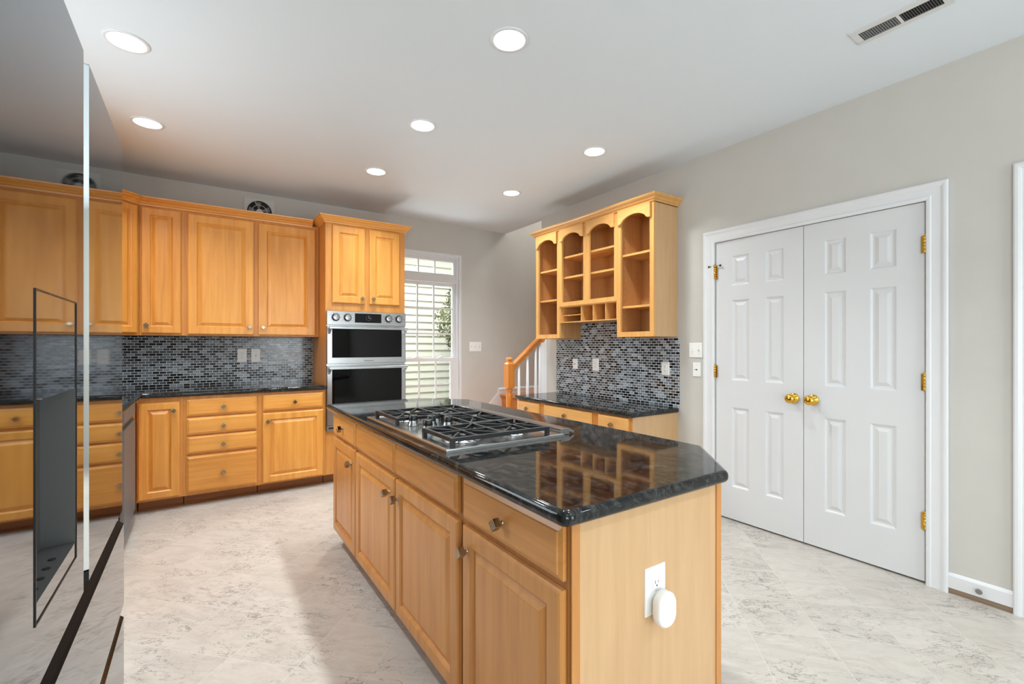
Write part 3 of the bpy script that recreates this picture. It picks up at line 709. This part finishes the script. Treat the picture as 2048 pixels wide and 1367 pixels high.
b.lathe([(.024, 1.094), (.029, 1.100), (.022, 1.106), (.026, 1.110), (.036, 1.120), (.038, 1.130), (.033, 1.141), (.018, 1.149), (0, 1.151)], (cx_, cy_, 0), (0, 0, 1), 24)
b.lathe([(.030, .330), (.036, .345), (.036, .36), (.030, .375), (.026, .40), (.030, .55), (.036, .70), (.038, .74), (.028, .770), (.038, .785), (.033, .797), (.040, .806), (.040, .820)], (cx_, cy_, 0), (0, 0, 1), 24)
b.box((cx_-hw, cy_-hw, RZ+.001), (cx_+hw, cy_+hw, .335))
b.build('post', 'rail_z', nw, bevel=.003)
hr = MB(); a0, a1 = Vector((2.815, 4.17, 1.045)), Vector((3.207, 4.17, 1.372)); dv = (a1-a0).normalized(); up = Vector((-dv.z, 0, dv.x))
if up.z < 0: up = -up
prof = [(-.020, -.034), (.020, -.034), (.024, -.024), (.022, -.010), (.030, .004), (.029, .018), (.020, .028), (0, .031), (-.020, .028), (-.029, .018), (-.030, .004), (-.022, -.010), (-.024, -.024)]
n = len(prof); P = [p+Vector((0, 1, 0))*a+up*bb for p in (a0, a1) for a, bb in prof]
hr.add(P, [(i, (i+1) % n, n+(i+1) % n, n+i) for i in range(n)]+[tuple(range(n)), tuple(range(n, 2*n))[::-1]])
ho = hr.build('handrail', 'rail_x', org=(3.0, 4.17, 1.2)); tag(ho, 'honey oak handrail sloping up from the newel to the wall end', 'handrail')
for k, (x, lb) in enumerate(((2.903, 'white baluster nearest the newel post'), (3.019, 'second white baluster from the newel post'), (3.133, 'third white baluster from the newel post'), (3.190, 'white baluster beside the wall end'))):
    stp = max(i for i, q_ in enumerate(NX) if q_ <= x); z0 = RZ*(stp+1)+.0005; zt = 1.045+(x-2.815)*(1.372-1.045)/(3.207-2.815)-.052
    b = MB(); b.lathe([(.014, z0), (.017, z0+.10), (.018, z0+.16), (.012, z0+.17), (.018, z0+.19), (.018, z0+.21), (.012, z0+.225), (.019, z0+.26), (.017, z0+.34), (.0105, zt+.004)], (x, 4.17, 0), (0, 0, 1), 16)
    tag(b.build('baluster', 'trim_white', org=(x, 4.17, z0)), lb+', under the oak handrail', 'baluster', 'stair balusters')
MB().lathe([(.05, 0), (.05, .010), (.042, .016)], (3.21, 4.125, 1.352), (-1, 0, 0), 24).build('rosette', 'rail_z', ho)
struct(MB().box((XR-.014, 4.055, .66), (XR, YE, 1.345)).build('trim_5', 'trim_white', bevel=.003))

# ------------------------------------------------------------------ desk: base cabinets, top, hutch
DX = 2.672
def desk_unit(y0, y1, label, dr, door, legs=True):
    r = thing('desk_cabinet', label, 'cabinet', (2.94, (y0+y1)/2, 0), 'low cabinets under the desk counter')
    b = MB()
    if door: b.box((DX, y0, .09), (XR, y1, .735))
    else: b.box((DX, y0, .585), (XR-.05, y1, .735))
    b.build('body', 'frame_z', r, bevel=.001)
    if door: MB().box((DX+.08, y0+.002, 0), (DX+.095, y1-.002, .09)).build('toe_kick', 'toe_y', r)
    cdrawer(FR(DX), dr[0], .596, dr[1], .724, r, 'desk_y', ((dr[0]+dr[1])/2, .660))
    if door: cdoor(FR(DX), dr[0], .105, dr[1], .580, r, 'desk_z', (door, .53))
    return r
desk_unit(3.455, 3.850, 'low desk cabinet with drawer at the end nearest the stairs', (3.486, 3.838), 3.51)
desk_unit(2.735, 3.455, 'wide center desk drawer over the kneehole', (2.778, 3.415), None)
rr = desk_unit(2.366, 2.735, 'low desk cabinet with drawer at the end nearest the double doors', (2.388, 2.703), 2.68)
MB().box((DX+.004, 2.358, .0), (XR, 2.366, .735)).build('end_panel', 'pale_z', rr)
dt = slab(arcpoly([(2.640, 2.335), (XR-.010, 2.335), (XR-.010, 3.905), (2.640, 3.885)], [.02, .012, 0, .02], 5), .773, .038, 'desk_countertop', org=(2.93, 3.1, .773))
tag(dt, 'black granite desk counter under the open hutch shelves', 'countertop')

HX = 2.919; hz0, hz1 = 1.345, 2.408
hu = thing('hutch', 'open honey hutch with arched valances hung above the desk', 'shelf unit', (3.06, 3.12, hz0))
b = MB()
for y0, y1, z in ((2.727, 2.745, hz0), (3.498, 3.516, hz0), (3.862, 3.880, hz0)): b.box((HX+.018, y0, z), (XR, y1, hz1))
b.box((HX+.018, 2.380, hz0+.02), (XR, 2.728, hz0+.036)).box((HX+.018, 3.515, hz0+.02), (XR, 3.863, hz0+.036)).box((HX+.018, 2.745, 1.672), (XR, 3.498, 1.688))
b.box((HX+.018, 2.363, hz1-.016), (XR, 3.880, hz1))
b.box((XR-.008, 2.380, hz0), (XR-.001, 2.728, hz1)).box((XR-.008, 3.515, hz0), (XR-.001, 3.863, hz1)).box((XR-.008, 2.744, 1.66), (XR-.001, 3.499, hz1))
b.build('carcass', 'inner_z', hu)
ep = MB().box((HX+.018, 2.363, hz0), (XR, 2.381, hz1)).build('end_panel', 'pale_z', hu); ep['label'] = 'pale maple end panel'
F = FR(HX+.018)
b = MB()
for y0, y1, z in ((2.363, 2.402, hz0), (2.705, 2.745, hz0), (2.745, 2.778, 1.652), (3.083, 3.160, 1.652), (3.462, 3.498, 1.652), (3.498, 3.537, hz0), (3.838, 3.880, hz0)): b.box((y0, z, 0), (y1, hz1, .019), F)
for y0, y1, z0, z1 in ((2.402, 2.705, hz0, 1.386), (3.537, 3.838, hz0, 1.386), (2.778, 3.083, 1.652, 1.692), (3.160, 3.462, 1.652, 1.692)): b.box((y0, z0, .0), (y1, z1, .019), F)
for y0, y1 in ((2.402, 2.705), (2.778, 3.083), (3.160, 3.462), (3.537, 3.838)): b.box((y0, 2.350, 0), (y1, hz1, .0188), F)
b.build('face_frame', 'desk_z', hu)
for y0, y1 in ((2.387, 2.723), (2.770, 3.107), (3.153, 3.479), (3.530, 3.863)):
    c = (y0+y1)/2; w = (y1-y0)/2; pts = []
    half = [(1.0, 2.278), (.88, 2.278), (.80, 2.282), (.74, 2.292), (.70, 2.302), (.62, 2.312), (.50, 2.322), (.34, 2.331), (.17, 2.336), (0, 2.338)]
    low = [(c-w*a, z) for a, z in half]+[(c+w*a, z) for a, z in half[::-1][1:]]
    MB().prism(low+[(y1, 2.394), (y0, 2.394)], .019, .038, F).build('valance', 'desk_y', hu, bevel=.002)
for y0, y1, zs in ((2.383, 2.725, (2.025, 1.594)), (2.747, 3.496, (2.129, 1.932)), (3.518, 3.860, (2.032, 1.730))):
    for z in zs: MB().box((HX+.028, y0, z-.010), (XR-.010, y1, z+.008)).build('shelf', 'desk_y', hu)
cu = MB(); t_ = .008
cu.box((HX+.004, 2.748, 1.494), (XR-.004, 3.495, 1.502)).box((HX+.004, 2.748, 1.643), (XR-.004, 3.495, 1.651)).box((HX+.004, 2.748, 1.502), (XR-.004, 2.756, 1.643)).box((HX+.004, 3.487, 1.502), (XR-.004, 3.495, 1.643))
for y in (3.200, 3.043, 2.888): cu.box((HX+.010, y-.004, 1.502), (XR-.01, y+.004, 1.643))
cu.box((HX+.03, 3.204, 1.562), (XR-.01, 3.487, 1.569)).box((XR-.008, 2.748, 1.494), (XR-.003, 3.495, 1.651))
cu.build('cubby_box', 'desk_y', hu)
b = MB()
for y in (2.7275, 3.8625, 3.4985):
    for k in range(17):
        z = 1.45+k*.05
        if y == 3.4985 and z < 1.72: continue
        for x in (HX+.07, XR-.06): b.lathe([(.003, 0), (.003, .0012)], (x, y, z), (0, -1, 0), 8)
b.build('pin_holes', 'dark_slot', hu)
HC = [(0, 2.396), (.010, 2.396), (.012, 2.406), (.022, 2.412), (.030, 2.424), (.044, 2.432), (.052, 2.440), (.055, 2.450), (0, 2.450)]
MB().sweep([(XR-.001, 3.880), (HX, 3.880), (HX, 2.363), (XR-.001, 2.363)][::-1][::-1], HC).build('crown', 'desk_y', hu)

# ------------------------------------------------------------------ island
IX = .725; IB = .858
def island_unit(y0, y1, label, drawers, doors):
    r = thing('island_cabinet', label, 'cabinet', (1.02, (y0+y1)/2, 0), 'cabinets forming the island')
    MB().box((IX, y0, .092), (1.325, y1, IB)).build('body', 'iframe_shade_z', r, bevel=.001)
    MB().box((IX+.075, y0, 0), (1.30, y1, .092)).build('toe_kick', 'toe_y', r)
    F = FR(IX)
    for q in drawers: cdrawer(F, *q[:4], r, 'island_y', q[4], q[5] if len(q) > 5 else 45)
    for q in doors: cdoor(F, *q[:4], r, 'island_z', q[4], fw=.058, rot=q[5])
    return r
island_unit(2.586, 3.105, 'island cabinet with one drawer and door at the end nearest the oven', [(2.600, .711, 3.092, .840, (2.848, .776), 45)], [(2.590, .104, 3.092, .694, (2.666, .607), 40)])
island_unit(1.358, 2.586, 'middle island cabinet under the cooktop with two doors and two blank fronts', [(1.975, .711, 2.580, .840, None), (1.380, .711, 1.966, .840, None)], [(1.970, .104, 2.578, .690, (2.035, .613), 55), (1.372, .104, 1.958, .690, (1.926, .612), 45)])
iu = island_unit(.834, 1.358, 'island cabinet with drawer and door at the end nearest the camera', [(.842, .711, 1.340, .841, (1.097, .772), 50)], [(.842, .104, 1.338, .690, (1.304, .617), 45)])
b = MB().box((IX+.012, .828, .0), (1.330, .834, IB)); ep = b.build('end_panel', 'pale_z', iu); ep['label'] = 'pale maple veneer end panel'
MB().box((1.310, .824, 0), (1.334, .829, IB)).box((IX+.001, .824, 0), (IX+.026, .829, IB)).build('edge_strip', 'island_z', iu)
it = slab(arcpoly([(.668, .783), (1.310, .783), (1.566, 1.042), (1.566, 2.865), (1.310, 3.130), (.668, 3.130)], [.030, .030, .030, .03, .03, .03], 6), .898, .038, 'island_countertop', org=(1.1, 1.95, .898))
tag(it, 'black granite island countertop with clipped corners and rolled edge', 'countertop')
FE = FB(.828)
plate(FE, .984, .545, 1.066, .674, ['outlet'], 'white outlet plate on the pale end panel of the island', 'outlet')
pg = thing('plug_in_device', 'white rounded plug-in gadget in the island outlet', 'plug-in', FE(1.028, .575, .01))
sh_ = arcpoly([(.992, .524), (1.062, .524), (1.062, .618), (.992, .618)], .034, 8)
b = MB(); n = len(sh_); P = []
for i_, d_ in ((.004, .018), (0, .022), (0, .040), (.005, .046)): P += [FE(u, v, d_) for u, v in inset(sh_, i_)]
b.add(P, [(k*n+i, k*n+(i+1) % n, (k+1)*n+(i+1) % n, (k+1)*n+i) for k in range(3) for i in range(n)], True); b.add(P[:n], [tuple(range(n))]); b.add(P[-n:], [tuple(range(n))[::-1]])
b.build('shell', 'plate_white', pg)
MB().box((1.010, .555, .0085), (1.044, .590, .020), FE).build('plug_base', 'vent_grey', pg)

# ------------------------------------------------------------------ cooktop and downdraft vent
CT = .898
ck = thing('gas_cooktop', 'stainless five-burner gas cooktop set in the island granite', 'cooktop', (.97, 1.91, CT))
b = MB(); R = lambda i, z: (.705+i, 1.452+i, 1.238-i, 2.368-i, z)
b.rings(FT(0), [R(0, CT+.0005), R(0, CT+.009), R(.003, CT+.0125), R(.008, CT+.0138), R(.036, CT+.0138), R(.042, CT+.0115), R(.046, CT+.010)])
b.build('tray', 'cook_steel', ck)
BUR = [(.840, 2.165, .038), (1.075, 2.165, .034), (1.060, 1.905, .045), (.845, 1.600, .042), (1.080, 1.595, .034)]
for x, y, r_ in BUR:
    bu = MB().lathe([(r_*1.9, .0), (r_*1.75, .004), (r_*1.2, .006), (r_*1.15, .014), (r_, .016)], (x, y, CT+.010), (0, 0, 1), 28).build('burner', 'cook_steel', ck)
    MB().lathe([(r_*.95, .015), (r_*1.02, .018), (r_*1.0, .024), (r_*.8, .027), (0, .027)], (x, y, CT+.010), (0, 0, 1), 28).build('cap', 'burner_black', bu)
GZ = .945
def grate(x0, y0, x1, y1, centers):
    b = MB(); w, hh = .012, .015
    x0 += w/2; x1 -= w/2; y0 += w/2; y1 -= w/2
    for a, c in (((x0, y0), (x1, y0)), ((x1, y0), (x1, y1)), ((x1, y1), (x0, y1)), ((x0, y1), (x0, y0))): b.bar((*a, GZ), (*c, GZ), w, hh)
    for x, y, xa, xb in centers:
        b.bar((x, y0, GZ-.001), (x, y1, GZ-.001), .008, .012); b.bar((xa, y, GZ-.001), (xb, y, GZ-.001), .008, .012)
        for sx in (-1, 1):
            for sy in (-1, 1):
                ex = xa if sx < 0 else xb; ey = y0 if sy < 0 else y1
                b.bar((x+sx*.030, y+sy*.030, GZ-.0005), (ex, ey, GZ-.0005), .008, .012)
    xs = sorted({c[2] for c in centers} | {c[3] for c in centers})
    for x in xs[1:-1]: b.bar((x, y0, GZ), (x, y1, GZ), w, hh)
    for x, y in ((x0, y0), (x1, y0), (x0, y1), (x1, y1)): b.box((x-.008, y-.008, CT+.010), (x+.008, y+.008, GZ-.001))
    return b.build('grate', 'cast_iron', ck, bevel=.0012)
grate(.735, 2.022, 1.172, 2.318, [(.840, 2.165, .735, .955), (1.075, 2.165, .955, 1.172)])
grate(.955, 1.730, 1.172, 2.018, [(1.060, 1.875, .955, 1.172)])
grate(.735, 1.470, 1.172, 1.726, [(.845, 1.600, .735, .955), (1.080, 1.600, .955, 1.172)])
for x, y in ((.806, 2.000), (.806, 1.838), (.868, 1.940), (.922, 2.005), (.922, 1.880)):
    x = min(x, .922)
    kb = MB().lathe([(.026, 0), (.026, .004), (.0235, .010), (.0205, .024), (.0205, .026)], (x, y, CT+.010), (0, 0, 1), 28).build('knob', 'cook_steel', ck)
    MB().lathe([(.0205, .024), (.0215, .028), (.0205, .044), (.018, .048), (0, .0485)], (x, y, CT+.010), (0, 0, 1), 28).box((x-.002, y-.018, CT+.056), (x+.002, y+.018, CT+.0605)).build('grip', 'black_plastic', kb)
dv_ = thing('downdraft_vent', 'low stainless downdraft vent bar behind the cooktop', 'vent', (1.268, 1.93, CT))
MB().box((1.246, 1.484, CT+.0005), (1.292, 2.372, CT+.027)).build('housing', 'cook_steel', dv_, bevel=.0015)
MB().box((1.253, 1.55, CT+.027), (1.285, 2.34, CT+.0285)).build('cover', 'steel', dv_, bevel=.001)
MB().prism([(1.2925, CT+.026), (1.322, CT+.012), (1.317, CT+.001), (1.2925, CT+.012)], 1.486, 1.500, Fr((0, 0, 0), (1, 0, 0), (0, 0, 1), (0, 1, 0))).build('latch', 'cook_steel', dv_, bevel=.001)

# ------------------------------------------------------------------ refrigerator
FX = -.165
fg = thing('refrigerator', 'dark mirror-finish four-door refrigerator at the left edge', 'refrigerator', (-.6, 1.10, 0))
MB().box((XL+.03, .660, .02), (FX-.045, 1.538, 1.755)).build('body', 'tray_dark', fg)
F = FL(FX)
y0, y1, z0, z1 = .655, 1.066, .850, 1.775
us = [y0, .786, 1.004, y1]; vs_ = [z0, .957, 1.203, z1]
b = MB()
for i in range(3):
    for j in range(3):
        if i == 1 and j == 1: continue
        b.add([F(us[i], vs_[j]), F(us[i+1], vs_[j]), F(us[i+1], vs_[j+1]), F(us[i], vs_[j+1])], [(0, 1, 2, 3)])
b.rings(F, [(y0, z0, y1, z1, 0), (y0, z0, y1, z1, -.042)], back=False)
ld = b.build('door', 'fridge_mirror', fg)
MB().rings(F, [(.786, .957, 1.004, 1.203, 0), (.790, .957, 1.000, 1.200, -.040), (.790, .957, 1.000, 1.200, -.0405)], back=False).build('dispenser_niche', 'tray_dark', ld)
b = MB()
for k in range(4): b.lathe([(.0045, 0), (.0045, .0008)], (FX-.012-k*.001, .835+k*.035, .9572), (0, 0, 1), 12)
b.build('drain_holes', 'gap_black', ld)
b = MB()
for a, c in (((.783, .931), (.785, 1.340)), ((1.005, .931), (1.008, 1.340)), ((.785, 1.338), (1.005, 1.340)), ((.785, .931), (1.005, .933))): b.box((a[0], a[1], 0), (c[0], c[1], .0012), F)
b.build('dispenser_bezel', 'burner_black', ld)
b = MB().rings(F, [(1.113, .850, 1.541, 1.775, 0), (1.113, .850, 1.541, 1.775, -.042)]); rd = b.build('door', 'fridge_mirror', fg)
MB().prism([(FX, 1.113), (FX-.0005, 1.1135), (FX-.040, 1.113), (FX-.040, 1.096)], .870, 1.772, FT(0)).build('edge_handle', 'chrome', rd)
FXZ = Fr((0, 0, 0), (1, 0, 0), (0, 0, 1), (0, 1, 0))
for zt, zb, lab in ((.806, .598, 0), (.562, .055, 1)):
    dd = MB().rings(F, [(.655, zb, 1.572, zt, 0), (.655, zb, 1.572, zt, -.042)]).build('drawer', 'fridge_mirror', fg)
    MB().prism([(FX, zt), (FX-.004, zt+.004), (FX-.036, zt+.026), (FX-.042, zt+.026), (FX-.042, zt)], .656, 1.571, FXZ).build('pull_lip', 'lip_black' if lab == 0 else 'fridge_strip', dd)
    MB().box((FX-.044, .66, zt+.026), (FX-.040, 1.535, zt+.040)).build('shadow_gap', 'gap_black', fg)
MB().box((FX-.06, 1.40, 1.755), (FX-.01, 1.50, 1.785)).build('hinge_cover', 'tray_dark', fg)
for y in (.75, 1.45):
    for x in (XL+.10, FX-.10): MB().cyl((x, y, 0), (0, 0, 1), .02, .022, 12).build('foot', 'black_plastic', fg)

# ------------------------------------------------------------------ ceiling: downlights, vent
LP = [(-.292, 2.880, 'first downlight in the left ceiling row, above the fridge'), (-.285, 3.853, 'far downlight in the left ceiling row, toward the corner cabinet'),
      (1.226, 1.842, 'nearest downlight in the middle ceiling row'), (1.224, 2.878, 'second downlight in the middle ceiling row'), (1.224, 3.855, 'farthest downlight in the middle ceiling row'),
      (2.460, 2.540, 'nearer downlight in the right ceiling row, before the hutch'), (2.468, 3.673, 'farther downlight in the right ceiling row, toward the stairs')]
for x, y, lb in LP:
    r = thing('recessed_light', lb, 'downlight', (x, y, ZC), 'recessed ceiling downlights')
    MB().lathe([(.092, .0), (.092, .003), (.088, .0055), (.078, .006), (.074, .004), (.074, .0)], (x, y, ZC), (0, 0, -1), 36, cap=False).build('trim_ring', 'trim_white', r)
    MB().lathe([(.074, .0015), (.066, .004), (.045, .007), (.02, .009), (0, .0095)], (x, y, ZC), (0, 0, -1), 32, cap=False).build('lens', 'lens', r)
    d = bpy.data.lights.new('downlight_lamp', 'AREA'); d.shape = 'DISK'; d.size = .13; d.energy = 12; d.spread = 2.2; d.color = LAMP
    o = bpy.data.objects.new('downlight_lamp', d); COL.objects.link(o); o.parent = r; o.location = (0, 0, -.014)
vt = thing('ceiling_vent', 'grey slotted air register in the ceiling at the upper right', 'vent', (2.59, .745, ZC))
F = FC(ZC)
b = MB(); x0, x1, y0, y1 = 2.520, 2.662, .575, .920
b.box((x0, y0, 0), (2.553, y1, .005), F).box((2.632, y0, 0), (x1, y1, .005), F).box((2.553, y0, 0), (2.632, .605, .005), F).box((2.553, .893, 0), (2.632, y1, .005), F).box((2.553, .741, 0), (2.632, .752, .005), F)
b.build('frame', 'vent_grey', vt, bevel=.001)
MB().box((2.553, .605, .0004), (2.632, .893, .001), F).build('duct_opening', 'gap_black', vt)
for (ya, yb, tl) in ((.754, .891, 1), (.607, .739, -1)):
    b = MB(); n = 15
    for k in range(n):
        y = ya+(yb-ya)*(k+.5)/n
        b.add([F(2.553, y-.003*tl, .001), F(2.632, y-.003*tl, .001), F(2.632, y+.0015*tl, .0046), F(2.553, y+.0015*tl, .0046)], [(0, 1, 2, 3)])
    b.build('louvers', 'louver_grey', vt)
